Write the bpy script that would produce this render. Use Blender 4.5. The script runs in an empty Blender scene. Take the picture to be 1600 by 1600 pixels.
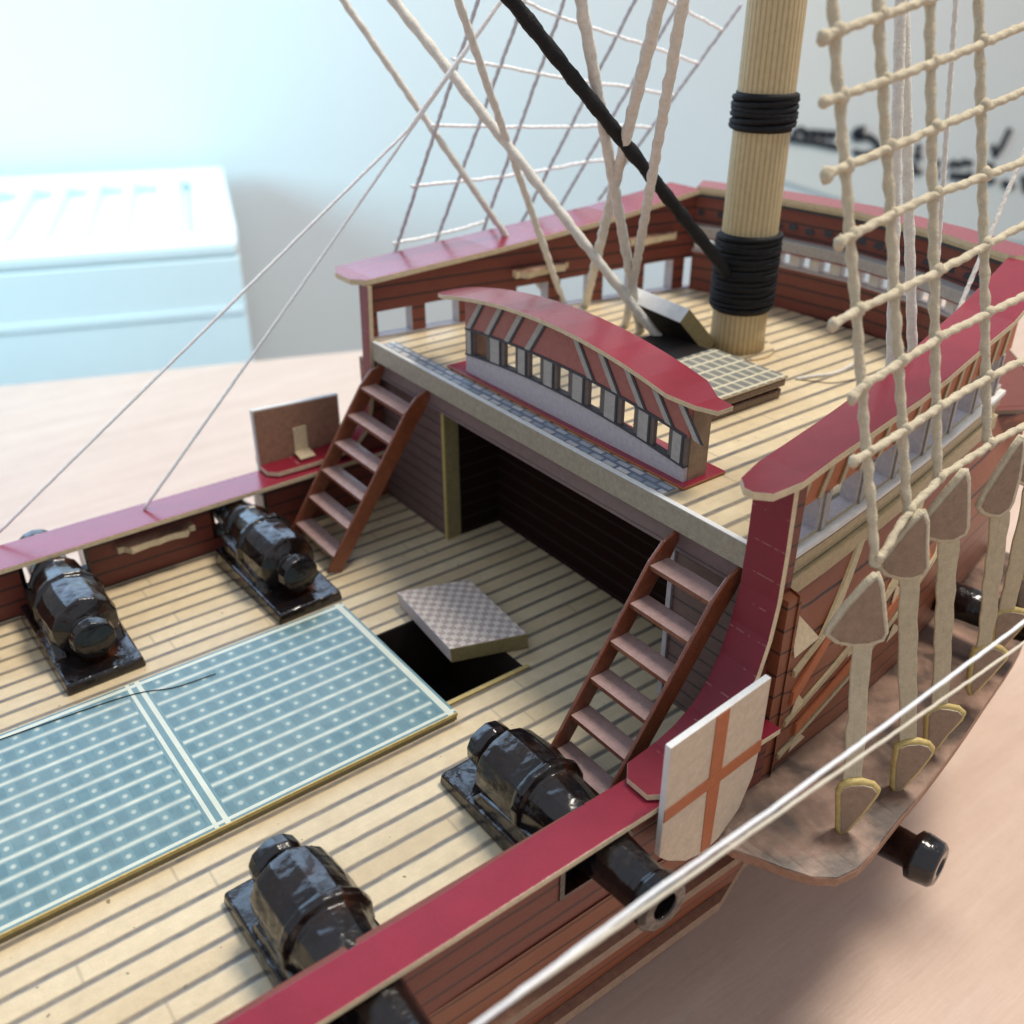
import bpy, bmesh, math, random
import numpy as np
from mathutils import Vector, Matrix
random.seed(7)
R = math.radians
sc = bpy.context.scene
col = sc.collection
# units: one Blender unit is one centimetre of the real model
sc.unit_settings.scale_length = 0.01

# ------------------------------------------------------------------ camera
cd = bpy.data.cameras.new("camera"); cam = bpy.data.objects.new("camera", cd); col.objects.link(cam)
rot = Matrix(((0.79770413, 0.29457045, -0.52620943), (-0.60304547, 0.39264204, -0.69438346), (0.0, 0.87124, 0.49085)))
cam.matrix_world = Matrix.Translation((0, 0, 14)) @ rot.to_4x4()
cd.sensor_width = 36; cd.lens = 34.47; cd.clip_start = 0.5; cd.clip_end = 2000
cd.dof.use_dof = True; cd.dof.focus_distance = 18.8; cd.dof.aperture_fstop = 0.185
sc.camera = cam
# wall-aligned frame: n points away from the camera, T along the wall
N2 = Vector((0.34894, 0.93715)); T2 = Vector((N2.y, -N2.x))
def wp(u, d, z): return Vector((T2.x*u + N2.x*d, T2.y*u + N2.y*d, z))

# ------------------------------------------------------------------ light
w = bpy.data.worlds.new("World"); sc.world = w; w.use_nodes = True
bg = w.node_tree.nodes["Background"]; bg.inputs[0].default_value = (0.80, 0.87, 1.0, 1); bg.inputs[1].default_value = 0.53
def area(name, loc, target, sx, sy, power, color):
    l = bpy.data.lights.new(name, 'AREA'); l.shape = 'RECTANGLE'; l.size = sx; l.size_y = sy; l.energy = power; l.color = color
    o = bpy.data.objects.new(name, l); col.objects.link(o); o.location = loc
    o.rotation_euler = (Vector(target) - Vector(loc)).to_track_quat('-Z', 'Y').to_euler()
    return o
area("window_light", wp(-14, 98, 46), wp(0, 20, 2), 96, 60, 46000, (0.42, 0.66, 1.0))
area("ceiling_light", (58, 6, 114), (12, 14, 0), 27, 27, 132000, (1.0, 0.91, 0.79))
lw = area("added_cyan_fill_light", wp(-78, 62, 30), wp(-10, 92, 4), 50, 40, 25000, (0.38, 0.80, 1.0)); lw.data.spread = R(75)  # added lamp out of view, aimed to flood radiator and wall with cyan
sc.view_settings.view_transform = 'Standard'; sc.view_settings.look = 'None'
sc.view_settings.exposure = 0.26; sc.view_settings.gamma = 1.0
sc.render.engine = 'CYCLES'

# ------------------------------------------------------------------ materials
class NT:
    def __init__(s, name):
        s.m = bpy.data.materials.new(name); s.m.use_nodes = True; s.t = s.m.node_tree
        s.b = s.t.nodes["Principled BSDF"]
        s.co = s.t.nodes.new('ShaderNodeTexCoord').outputs['Object']
        sp = s.t.nodes.new('ShaderNodeSeparateXYZ'); s.t.links.new(s.co, sp.inputs[0])
        s.x, s.y, s.z = sp.outputs
    def put(s, v, inp):
        if isinstance(v, (int, float)): inp.default_value = v
        elif isinstance(v, tuple): inp.default_value = (*v, 1) if len(v) == 3 else v
        else: s.t.links.new(v, inp)
    def ma(s, op, a, b=0.0, c=0.0, clamp=False):
        n = s.t.nodes.new('ShaderNodeMath'); n.operation = op; n.use_clamp = clamp
        s.put(a, n.inputs[0]); s.put(b, n.inputs[1]); s.put(c, n.inputs[2]); return n.outputs[0]
    def noise(s, scale, detail=3, rough=.55, stretch=None, dist=0):
        n = s.t.nodes.new('ShaderNodeTexNoise'); n.inputs['Scale'].default_value = scale
        n.inputs['Detail'].default_value = detail; n.inputs['Roughness'].default_value = rough; n.inputs['Distortion'].default_value = dist
        v = s.co
        if stretch:
            mp = s.t.nodes.new('ShaderNodeMapping'); mp.inputs['Scale'].default_value = stretch
            s.t.links.new(v, mp.inputs[0]); v = mp.outputs[0]
        s.t.links.new(v, n.inputs['Vector']); return n.outputs['Fac']
    def mix(s, f, a, b, mode='MIX'):
        n = s.t.nodes.new('ShaderNodeMix'); n.data_type = 'RGBA'; n.blend_type = mode
        s.put(f, n.inputs[0]); s.put(a, n.inputs[6]); s.put(b, n.inputs[7]); return n.outputs[2]
    def ramp(s, f, stops):
        n = s.t.nodes.new('ShaderNodeValToRGB'); s.put(f, n.inputs[0])
        while len(n.color_ramp.elements) < len(stops): n.color_ramp.elements.new(.5)
        for e, (p, c) in zip(n.color_ramp.elements, stops): e.position = p; e.color = (*c, 1) if isinstance(c, tuple) else (c, c, c, 1)
        return n.outputs[0]
    def line(s, v, pitch, width, off=0.0, soft=.25):
        """1 on thin lines repeated every pitch along coordinate v"""
        f = s.ma('FRACT', s.ma('DIVIDE', s.ma('SUBTRACT', v, off), pitch))
        d = s.ma('ABSOLUTE', s.ma('SUBTRACT', f, .5)); d = s.ma('SUBTRACT', .5, d)        # 0 on the line
        hw = width/pitch/2
        return s.ma('SUBTRACT', 1.0, s.ma('DIVIDE', s.ma('SUBTRACT', d, hw*(1-soft)), hw*2*soft, clamp=True), clamp=True)
    def step(s, v, a, b):
        """1 inside a..b"""
        return s.ma('MULTIPLY', s.ma('GREATER_THAN', v, a), s.ma('LESS_THAN', v, b))
    def bump(s, h, strength=.3, dist=.05):
        n = s.t.nodes.new('ShaderNodeBump'); n.inputs['Strength'].default_value = strength; n.inputs['Distance'].default_value = dist
        s.put(h, n.inputs['Height']); s.t.links.new(n.outputs[0], s.b.inputs['Normal'])
    def done(s, color, rough=.5, spec=.5, coat=0, coatr=.1):
        s.put(color, s.b.inputs['Base Color']); s.put(rough, s.b.inputs['Roughness'])
        s.b.inputs['Specular IOR Level'].default_value = spec
        s.b.inputs['Coat Weight'].default_value = coat; s.b.inputs['Coat Roughness'].default_value = coatr
        return s.m

def grain(t, c, amt=.35, scale=6, fine=38):
    """printed paper: soft blotches plus fine printing dots"""
    f = t.noise(scale, 4); g = t.noise(fine, 2)
    k = t.ma('ADD', t.ma('MULTIPLY', t.ma('SUBTRACT', f, .5), amt*1.3), t.ma('MULTIPLY', t.ma('SUBTRACT', g, .5), amt))
    k = t.ma('ADD', k, 1.0)
    return t.mix(1.0, c, k_rgb(t, k), 'MULTIPLY')
def k_rgb(t, k):
    n = t.t.nodes.new('ShaderNodeCombineColor')
    for i in range(3): t.put(k, n.inputs[i])
    return n.outputs[0]

def plain(name, c, rough=.55, amt=.3, scale=5, bump=.15, spec=.4, coat=0, fine=38):
    t = NT(name); t.bump(t.noise(14, 4), bump, .03)
    return t.done(grain(t, c, amt, scale, fine), rough, spec, coat, .12)

def deck_mat(name, off, pitch=.5, lw=.10, base=(.63, .51, .325), base2=(.74, .63, .43)):
    t = NT(name)
    idx = t.ma('FLOOR', t.ma('DIVIDE', t.ma('SUBTRACT', t.y, off), pitch))
    wn = t.t.nodes.new('ShaderNodeTexWhiteNoise'); wn.noise_dimensions = '1D'; t.put(idx, wn.inputs['W'])
    c = t.mix(wn.outputs[0], base, base2)
    wood = t.noise(3.0, 4, .6, (.25, 6, 1))
    c = t.mix(t.ma('MULTIPLY', wood, .55), c, (.58, .45, .26))
    wob = t.ma('ADD', t.y, t.ma('MULTIPLY', t.ma('SUBTRACT', t.noise(2.2, 2), .5), .03))
    ln = t.line(wob, pitch, lw, off, .45)
    lnv = t.ma('MULTIPLY', ln, t.ma('ADD', t.ma('MULTIPLY', t.noise(4, 3), .5), .55), clamp=True)
    c = t.mix(lnv, c, (.06, .065, .08))
    # butt joints
    ofs = t.ma('MULTIPLY', wn.outputs[0], 7.0)
    bj = t.ma('MULTIPLY', t.line(t.ma('ADD', t.x, ofs), 7.0, .05, 0, .5), .35)
    c = t.mix(bj, c, (.2, .17, .13))
    st = t.ramp(t.noise(.55, 4, .6), [(.42, 0.0), (.7, 1.0)])
    c = t.mix(t.ma('MULTIPLY', st, .28), c, (.42, .30, .16))
    sp = t.ramp(t.noise(6.5, 1, .3), [(.765, 0.0), (.785, 1.0)])
    c = t.mix(t.ma('MULTIPLY', sp, .7), c, (.12, .08, .05))
    t.bump(t.ma('ADD', t.noise(9, 4), t.ma('MULTIPLY', ln, -1.2)), .3, .035)
    return t.done(grain(t, c, .22, 4), .42, .45)

def plank_mat(name, c, off=0, pitch=.5, axis='z', lw=.06, dark=(.03, .02, .02), var=.25, rough=.42, wood=.4):
    t = NT(name); v = getattr(t, axis)
    ln = t.line(t.ma('ADD', v, t.ma('MULTIPLY', t.ma('SUBTRACT', t.noise(1.6, 2), .5), .05)), pitch, lw, off, .4)
    a = t.noise(2.5, 4, .6, (.4, .4, 5) if axis == 'z' else (.4, 5, .4))
    cc = t.mix(t.ma('MULTIPLY', a, wood), c, tuple(x*.45 for x in c))
    cc = t.mix(t.ma('MULTIPLY', ln, .9), cc, dark)
    t.bump(t.ma('ADD', t.noise(10, 4), t.ma('MULTIPLY', ln, -1.0)), .2, .03)
    return t.done(grain(t, cc, var, 5), rough, .45)

M = {}
M['deck'] = deck_mat('waist_deck_planks', 8.78, .5, .115)
M['qdeck'] = deck_mat('upper_deck_planks', 9.02, .5, .12)
M['red'] = plain('red_rail_card', (.24, .016, .036), .26, .3, 1.5, .12, .5, .22)
t = NT('red_post_card'); cr = t.ma('MULTIPLY', t.line(t.ma('ADD', t.z, t.ma('MULTIPLY', t.x, .4)), .62, .022, .2, .5), t.ma('GREATER_THAN', t.noise(5, 2), .52))
M['redpost'] = t.done(grain(t, t.mix(t.ma('MULTIPLY', cr, .25), (.20, .010, .024), (.6, .4, .38)), .3, 2), .36, .45)
M['cream'] = plain('cut_card_edge', (.62, .50, .32), .6, .4, 9, .5)
M['gold'] = plain('golden_card_edge', (.50, .38, .14), .45, .5, 9, .5)
M['khaki'] = plain('olive_card_side', (.25, .205, .095), .55, .5, 9, .4)
M['brown'] = plank_mat('red_brown_planks', (.185, .044, .030), 0.02, .40)
M['brownq'] = plank_mat('upper_red_brown_planks', (.215, .054, .036), 4.93, .36)
M['hull'] = plank_mat('hull_side_planks', (.25, .080, .036), .1, .5, 'z', .05)
M['mauve'] = plank_mat('mauve_grey_planks', (.185, .115, .105), .12, .36, 'z', .05, (.05, .04, .05), .35)
M['fascia'] = plank_mat('mauve_beam_card', (.22, .15, .145), .3, .62, 'z', .035, (.08, .06, .07), .35)
M['doorshade'] = plank_mat('shade_painted_planks', (.018, .007, .005), .1, .4, rough=.95)  # brown planks with the doorway's darkness put into the colour
M['doorshade'].node_tree.nodes['Principled BSDF'].inputs['Specular IOR Level'].default_value = .1
M['dark'] = plain('painted_shade_card', (.010, .006, .005), .8, .3)  # near-black colour stands in for shade in wells, grooves and under the lid
M['grey'] = plain('grey_printed_card', (.47, .43, .445), .5, .4, 9, .3)
M['white'] = plain('white_card', (.70, .70, .68), .55, .25, 5, .2)
M['darkline'] = plain('printed_dark_line', (.05, .05, .06), .6, .3)
t = NT('mottled_brown_card'); m_ = t.ramp(t.noise(.9, 3, .55, None, .4), [(.36, (.055, .032, .022)), (.52, (.21, .125, .085)), (.7, (.34, .21, .15))])
t.bump(t.noise(7, 3), .2, .02); M['pink'] = t.done(grain(t, m_, .5, 5), .42, .45)
M['kraft'] = plain('brown_kraft_card', (.27, .185, .125), .6, .5, 7, .3)
M['kraftred'] = plain('reddish_kraft_card', (.30, .16, .10), .6, .6, 7, .3)
M['orange'] = plain('orange_red_card', (.42, .13, .05), .55, .3)
M['band'] = plain('dull_red_printed_band', (.34, .12, .10), .5, .4, 7, .2)
M['cap'] = plain('grey_gold_card_edge', (.33, .29, .22), .38, .5, 9, .4)
M['umber'] = plain('grey_umber_card', (.13, .11, .10), .55, .5, 9, .3)
M['khakitan'] = plain('dull_khaki_card', (.30, .24, .14), .55, .5, 9, .3)
M['timber'] = plain('grey_timber_card', (.38, .355, .33), .55, .45, 9, .3)
M['tan'] = plain('tan_timber_card', (.46, .37, .22), .55, .45, 9, .3)
M['varnish'] = plain('dark_varnished_card', (.085, .028, .012), .25, .9, 9, .9, .5, .5)
M['tread'] = plain('mauve_tread_card', (.34, .225, .205), .35, .5, 6, .4, .5, .2)
M['stringer'] = plain('varnished_red_brown_card', (.20, .055, .022), .28, .7, 6, .7, .5, .5)
M['shroud'] = plain('beige_cord', (.55, .48, .345), .85, .4, 7, .9, .2)
M['lanyard'] = plain('khaki_band_cord', (.50, .43, .29), .8, .35, 7, .6, .2)
M['stay'] = plain('pale_beige_cord', (.72, .69, .62), .85, .35, 7, .9, .2)
M['netcord'] = plain('grey_cord', (.55, .54, .56), .85, .35, 7, .8, .2)
M['thread'] = plain('white_thread', (.93, .94, .94), .7, .2, 7, .6, .2)
M['creamthread'] = plain('cream_thread', (.66, .60, .48), .7, .25, 7, .6, .2)
M['blackcord'] = plain('black_cord', (.010, .010, .011), .7, .5, 9, 1.0, .3)
M['mastw'] = None
t = NT('fluted_mast')
an = t.ma('ARCTAN2', t.ma('SUBTRACT', t.y, 16.3), t.ma('SUBTRACT', t.x, 19.8))
fl = t.line(an, 2*math.pi/34, .055, 0, .5)
c = t.mix(t.ma('MULTIPLY', t.noise(5, 4, .6, (3, 3, .25)), .7), (.62, .50, .29), (.50, .36, .17))
c = t.mix(t.ma('MULTIPLY', fl, .55), c, (.30, .22, .11)); t.bump(t.ma('MULTIPLY', fl, -1.0), .5, .03)
M['mast'] = t.done(grain(t, c, .25), .5, .35)
# hatch gratings: blue grey print with cream battens and pegs
t = NT('blue_grating_print')
band = .49; y0 = 13.47
inx = t.ma('MAXIMUM', t.ma('LESS_THAN', t.x, 3.30), t.step(t.x, 3.72, 8.40))
frame = t.ma('MAXIMUM', t.step(t.x, 3.36, 3.44), t.step(t.x, 3.56, 3.66))
frame = t.ma('MAXIMUM', frame, t.step(t.x, 8.46, 8.60))
frame = t.ma('MAXIMUM', frame, t.step(t.y, 13.44, 13.52)); frame = t.ma('MAXIMUM', frame, t.step(t.y, 18.26, 18.36))
iny = t.step(t.y, 13.75, 18.05)
ln = t.ma('MULTIPLY', t.ma('MULTIPLY', t.line(t.y, band, .085, y0, .8), inx), iny)
fx = t.ma('SUBTRACT', t.ma('FRACT', t.ma('DIVIDE', t.x, .42)), .5); fy = t.ma('SUBTRACT', t.ma('FRACT', t.ma('DIVIDE', t.ma('SUBTRACT', t.y, y0), band)), .5)
dd = t.ma('SQRT', t.ma('ADD', t.ma('MULTIPLY', fx, fx), t.ma('MULTIPLY', fy, fy)))
dot = t.ma('SUBTRACT', 1.0, t.ma('DIVIDE', t.ma('SUBTRACT', dd, .06), .10, clamp=True))
dot = t.ma('MULTIPLY', t.ma('MULTIPLY', dot, inx), .72)
f = t.ma('MAXIMUM', t.ma('MULTIPLY', t.ma('MAXIMUM', ln, dot), t.ma('ADD', t.ma('MULTIPLY', t.noise(3, 3), .7), .5), clamp=True), frame)
sq = t.noise(11, 2)
c = t.mix(sq, (.105, .205, .225), (.15, .26, .275))
cell = t.ma('MULTIPLY', t.ma('MULTIPLY', t.ma('GREATER_THAN', t.ma('ABSOLUTE', fx), .24), t.ma('LESS_THAN', t.ma('ABSOLUTE', fy), .30)), inx)
c = t.mix(t.ma('MULTIPLY', cell, t.ma('MULTIPLY', t.noise(4, 3), .9)), c, (.055, .125, .15))
c = t.mix(t.ma('MULTIPLY', t.ramp(t.noise(.5, 3), [(.45, 0.0), (.7, 1.0)]), .25), c, (.25, .33, .32))
c = t.mix(t.ma('MULTIPLY', f, .88), c, (.64, .66, .54))
t.bump(t.noise(8, 3), .08, .03)
M['grating'] = t.done(grain(t, c, .22, 3), .33, .5)
# small grating print on the upper hatch
t = NT('grey_grating_print')
ln = t.ma('MAXIMUM', t.line(t.y, .42, .07, 13.4, .4), t.ma('MULTIPLY', t.line(t.x, .30, .09, 0, .4), .6))
c = t.mix(ln, (.17, .17, .15), (.60, .54, .38)); M['grating2'] = t.done(grain(t, c, .4), .45)
# chequered lid print
t = NT('pink_chequer_print')
vo = t.t.nodes.new('ShaderNodeTexChecker'); vo.inputs['Scale'].default_value = 6.5
t.t.links.new(t.co, vo.inputs['Vector']); vo.inputs['Color1'].default_value = (.64, .56, .48, 1); vo.inputs['Color2'].default_value = (.43, .34, .31, 1)
M['chequer'] = t.done(grain(t, vo.outputs[0], .5), .5)
# blue white strip print at the deck edge
t = NT('blue_white_strip_print')
ck = t.t.nodes.new('ShaderNodeTexBrick'); ck.inputs['Scale'].default_value = 1.25
t.t.links.new(t.co, ck.inputs['Vector']); ck.inputs['Color1'].default_value = (.22, .27, .33, 1); ck.inputs['Color2'].default_value = (.60, .58, .56, 1); ck.inputs['Mortar'].default_value = (.13, .16, .22, 1)
ck.inputs['Mortar Size'].default_value = .05
mp = t.t.nodes.new('ShaderNodeMapping'); mp.inputs['Rotation'].default_value = (0, 0, R(90)); t.t.links.new(t.co, mp.inputs[0]); t.t.links.new(mp.outputs[0], ck.inputs['Vector'])
M['strip'] = t.done(grain(t, ck.outputs[0], .4), .4)
# glossy lumpy lacquer of the guns
t = NT('black_gloss_lacquer')
n1 = t.noise(1.5, 2, .4, None, .3); n2 = t.noise(5, 2, .5)
t.bump(t.ma('ADD', n1, t.ma('MULTIPLY', n2, .2)), .42, .3)
c = t.ramp(t.noise(1.3, 3), [(.35, (.004, .004, .006)), (.6, (.012, .006, .004)), (.72, (.060, .018, .007))])
M['gun'] = t.done(c, t.ma('ADD', .10, t.ma('MULTIPLY', n2, .22)), .5, .35, .05)
# table and wall
t = NT('pale_wood_table')
g = t.noise(.5, 5, .6, (.25, 2.4, 1), .4); h = t.noise(1.3, 4, .7, (.5, 5, 1))
c = t.ramp(t.ma('ADD', t.ma('MULTIPLY', g, .75), t.ma('MULTIPLY', h, .25)), [(.3, (.54, .38, .29)), (.55, (.60, .44, .345)), (.75, (.64, .50, .40))])
t.bump(h, .12, .1); M['table'] = t.done(grain(t, c, .1, 1, 6), .42, .5)
M['wall'] = plain('painted_wall', (.68, .69, .68), .8, .05, .03, .05, .2, 0, 2)
M['radiator'] = plain('white_enamel', (.80, .92, .94), .4, .05, .1, .02, .4, 0, 2)
M['slot'] = plain('shaded_slot_enamel', (.50, .60, .66), .6, .05, .1, .02)
M['paper'] = plain('white_paper', (.70, .68, .63), .8, .05, .2, .05, .2, 0, 2)
M['ink'] = plain('black_ink', (.012, .014, .02), .5, .1)

# ------------------------------------------------------------------ helpers
class MB:
    def __init__(s): s.bm = bmesh.new(); s.mats = []
    def mi(s, m):
        if m not in s.mats: s.mats.append(m)
        return s.mats.index(m)
    def face(s, pts, m):
        vs = [s.bm.verts.new(p) for p in pts]
        try: f = s.bm.faces.new(vs); f.material_index = s.mi(m)
        except ValueError: pass
    def box(s, x0, x1, y0, y1, z0, z1, m, mtop=None):
        P = [(x, y, z) for z in (z0, z1) for y in (y0, y1) for x in (x0, x1)]
        s.hexa(P, m, mtop)
    def hexa(s, P, m, mtop=None):
        """P: 8 points, bottom four (00,10,01,11) then top four"""
        v = [s.bm.verts.new(p) for p in P]; k = s.mi(m); kt = s.mi(mtop) if mtop else k
        for q, mm in (((0, 2, 3, 1), k), ((4, 5, 7, 6), kt), ((0, 1, 5, 4), k), ((2, 6, 7, 3), k), ((0, 4, 6, 2), k), ((1, 3, 7, 5), k)):
            f = s.bm.faces.new([v[i] for i in q]); f.material_index = mm
    def ribbon(s, A, B, th, mtop, mside, up=None):
        """board between edge polylines A and B (top surface), thickness th downward"""
        dn = [Vector((0, 0, -th))]*len(A) if up is None else up
        ra = [Vector(a) for a in A]; rb = [Vector(b) for b in B]
        ta = [s.bm.verts.new(a) for a in ra]; tb = [s.bm.verts.new(b) for b in rb]
        ba = [s.bm.verts.new(a+d) for a, d in zip(ra, dn)]; bb = [s.bm.verts.new(b+d) for b, d in zip(rb, dn)]
        kt, ks = s.mi(mtop), s.mi(mside)
        for i in range(len(A)-1):
            for q, k in (((ta[i], ta[i+1], tb[i+1], tb[i]), kt), ((ba[i], bb[i], bb[i+1], ba[i+1]), ks), ((ta[i], ba[i], ba[i+1], ta[i+1]), ks), ((tb[i], tb[i+1], bb[i+1], bb[i]), ks)):
                f = s.bm.faces.new(q); f.material_index = k
        for i in (0, -1):
            f = s.bm.faces.new((ta[i], tb[i], bb[i], ba[i])); f.material_index = ks
    def prism(s, poly, d, m, mtop=None):
        """poly: list of 3D points of one flat face; d: extrusion vector"""
        a = [s.bm.verts.new(p) for p in poly]; b = [s.bm.verts.new(Vector(p)+Vector(d)) for p in poly]
        k = s.mi(m); kt = s.mi(mtop) if mtop else k
        f = s.bm.faces.new(a); f.material_index = kt
        f = s.bm.faces.new(b[::-1]); f.material_index = k
        n = len(poly)
        for i in range(n):
            f = s.bm.faces.new((a[i], b[i], b[(i+1) % n], a[(i+1) % n])); f.material_index = k
    def tube(s, pts, r, m, seg=8, wob=0.0, flat=1.0, twist=0.0):
        pts = [Vector(p) for p in pts]; n = len(pts)
        rr = r if isinstance(r, (list, tuple)) else [r]*n
        rings = []; prev = None; k = s.mi(m); run = 0.0
        for i, p in enumerate(pts):
            if i: run += (p-pts[i-1]).length
            tdir = (pts[min(i+1, n-1)]-pts[max(i-1, 0)]).normalized()
            if prev is None:
                a = Vector((0, 0, 1)) if abs(tdir.z) < .9 else Vector((1, 0, 0)); u = tdir.cross(a).normalized()
            else: u = (prev - tdir*prev.dot(tdir)).normalized()
            prev = u; v = tdir.cross(u)
            q = rr[i]*(1+random.uniform(-wob, wob))
            ph = run/(rr[0]*5.2)*math.pi if twist else 0
            rings.append([s.bm.verts.new(p+(u*math.cos(2*math.pi*j/seg)+v*math.sin(2*math.pi*j/seg)*flat)*q*(1+twist*math.cos(4*math.pi*j/seg-2*ph))) for j in range(seg)])
        for i in range(n-1):
            for j in range(seg):
                f = s.bm.faces.new((rings[i][j], rings[i][(j+1) % seg], rings[i+1][(j+1) % seg], rings[i+1][j])); f.material_index = k; f.smooth = True
        for rg in (rings[0][::-1], rings[-1]):
            f = s.bm.faces.new(rg); f.material_index = k
    def lathe(s, o, ax, prof, m, seg=28, jit=0.0):
        """revolve profile [(distance along ax, radius)] round the axis"""
        ax = Vector(ax).normalized(); a = Vector((1, 0, 0)) if abs(ax.x) < .9 else Vector((0, 0, 1))
        u = ax.cross(a).normalized(); v = ax.cross(u); o = Vector(o); k = s.mi(m); rings = []
        for h, r in prof:
            rings.append([s.bm.verts.new(o+ax*h+(u*math.cos(2*math.pi*j/seg)+v*math.sin(2*math.pi*j/seg))*r*(1+random.uniform(-jit, jit))) for j in range(seg)])
        for i in range(len(prof)-1):
            for j in range(seg):
                f = s.bm.faces.new((rings[i][j], rings[i][(j+1) % seg], rings[i+1][(j+1) % seg], rings[i+1][j])); f.material_index = k; f.smooth = True
        for rg in (rings[0][::-1], rings[-1]):
            f = s.bm.faces.new(rg); f.material_index = k
    def build(s, name, parent=None, bevel=0, smooth=False, kind=None, label=None, cat=None, group=None):
        bmesh.ops.recalc_face_normals(s.bm, faces=s.bm.faces)
        me = bpy.data.meshes.new(name); s.bm.to_mesh(me); s.bm.free()
        for m in s.mats: me.materials.append(m)
        if smooth:
            for p in me.polygons: p.use_smooth = True
        o = bpy.data.objects.new(name, me); col.objects.link(o)
        if parent is not None:
            o.parent = parent; o.matrix_parent_inverse = Matrix.Translation(parent_world(parent)).inverted() if parent_world(parent).length else Matrix()
        if bevel:
            b = o.modifiers.new('bevel', 'BEVEL'); b.width = bevel; b.segments = 2; b.limit_method = 'ANGLE'
        tag(o, label, cat, group, kind); return o
def parent_world(p):
    v = Vector(p.location)
    return v
def tag(o, label=None, cat=None, group=None, kind=None):
    if label: o['label'] = label
    if cat: o['category'] = cat
    if group: o['group'] = group
    if kind: o['kind'] = kind
def empty(name, loc, label, cat, group=None):
    o = bpy.data.objects.new(name, None); col.objects.link(o); o.location = loc; o.empty_display_size = .5
    tag(o, label, cat, group); return o
def lerp(a, b, t): return tuple(x+(y-x)*t for x, y in zip(a, b))
def resample(pts, step=.12, jit=0.0, sag=0.0):
    pts = [Vector(p) for p in pts]; out = []
    for a, b in zip(pts, pts[1:]):
        n = max(1, int((b-a).length/step))
        for i in range(n): out.append(a.lerp(b, i/n))
    out.append(pts[-1]); L = len(out)
    for i in range(1, L-1):
        out[i] = out[i]+Vector((random.uniform(-jit, jit), random.uniform(-jit, jit), random.uniform(-jit, jit)-sag*math.sin(math.pi*i/L)))
    return out
def arc_smooth(pts, n=10):
    """Catmull-Rom through points"""
    P = [Vector(p) for p in pts]; P = [P[0]*2-P[1]]+P+[P[-1]*2-P[-2]]; out = []
    for i in range(1, len(P)-2):
        a, b, c, d = P[i-1:i+3]
        for j in range(n):
            t = j/n; out.append(.5*((2*b)+(c-a)*t+(2*a-5*b+4*c-d)*t*t+(3*b-a-3*c+d)*t**3))
    out.append(P[-2]); return out

# ------------------------------------------------------------------ setting
TZ = -6.5
b = MB(); P0 = wp(-160, 56.3, 0); P1 = wp(160, 56.3, 0); Q0 = wp(-160, -120, 0); Q1 = wp(160, -120, 0)
b.prism([(p.x, p.y, TZ) for p in (P0, P1, Q1, Q0)], (0, 0, -2.5), M['table'])
b.build('table', label='pale pinkish wooden table top under the ship model', cat='table')
b = MB(); b.prism([wp(-500, 108, -75), wp(500, 108, -75), wp(500, 108, 190), wp(-500, 108, 190)], wp(0, 3, 0), M['wall']); b.build('wall', kind='structure')
b = MB(); b.prism([wp(-500, 108, -75), wp(500, 108, -75), wp(500, -300, -75), wp(-500, -300, -75)], (0, 0, -3), M['wall']); b.build('floor', kind='structure')
# radiator with a slotted top, behind the table
rad = empty('radiator', wp(-24, 90, -75), 'white radiator cover with slotted top behind the far left table edge', 'radiator')
def wbox(b, u0, u1, d0, d1, z0, z1, m, mtop=None):
    b.hexa([wp(u, d, z) for z in (z0, z1) for d in (d0, d1) for u in (u0, u1)], m, mtop)
b = MB(); zt = -3.9
wbox(b, -70, 1.45, 74.7, 105.5, -74.5, zt-1.2, M['radiator']); b.build('front_panel', rad, bevel=.1)
b = MB(); wbox(b, -70, 1.45, 74.7, 78.5, zt-1.195, zt, M['radiator']); wbox(b, -70, 1.6, 101, 105.6, zt-1.195, zt, M['radiator'])
u = 1.6; k = 0
edges = [(1.6, -1.6), (-2.4, -4.3)] + [(-6.9-2.85*i, -7.6-2.85*i) for i in range(22)]
edges = [(1.6, -1.6), (-2.5, -4.6)]
for i in range(22): edges.append((-6.6-2.9*i, -7.5-2.9*i))
for a, c in edges: wbox(b, c, a, 78.5, 101, zt-1.195, zt-.02, M['radiator'])
b.build('slotted_top', rad, bevel=.35)
b = MB(); wbox(b, -70, 1.2, 74.6, 74.69, -9.3, -8.8, M['radiator']); b.build('front_ledge', rad)
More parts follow.
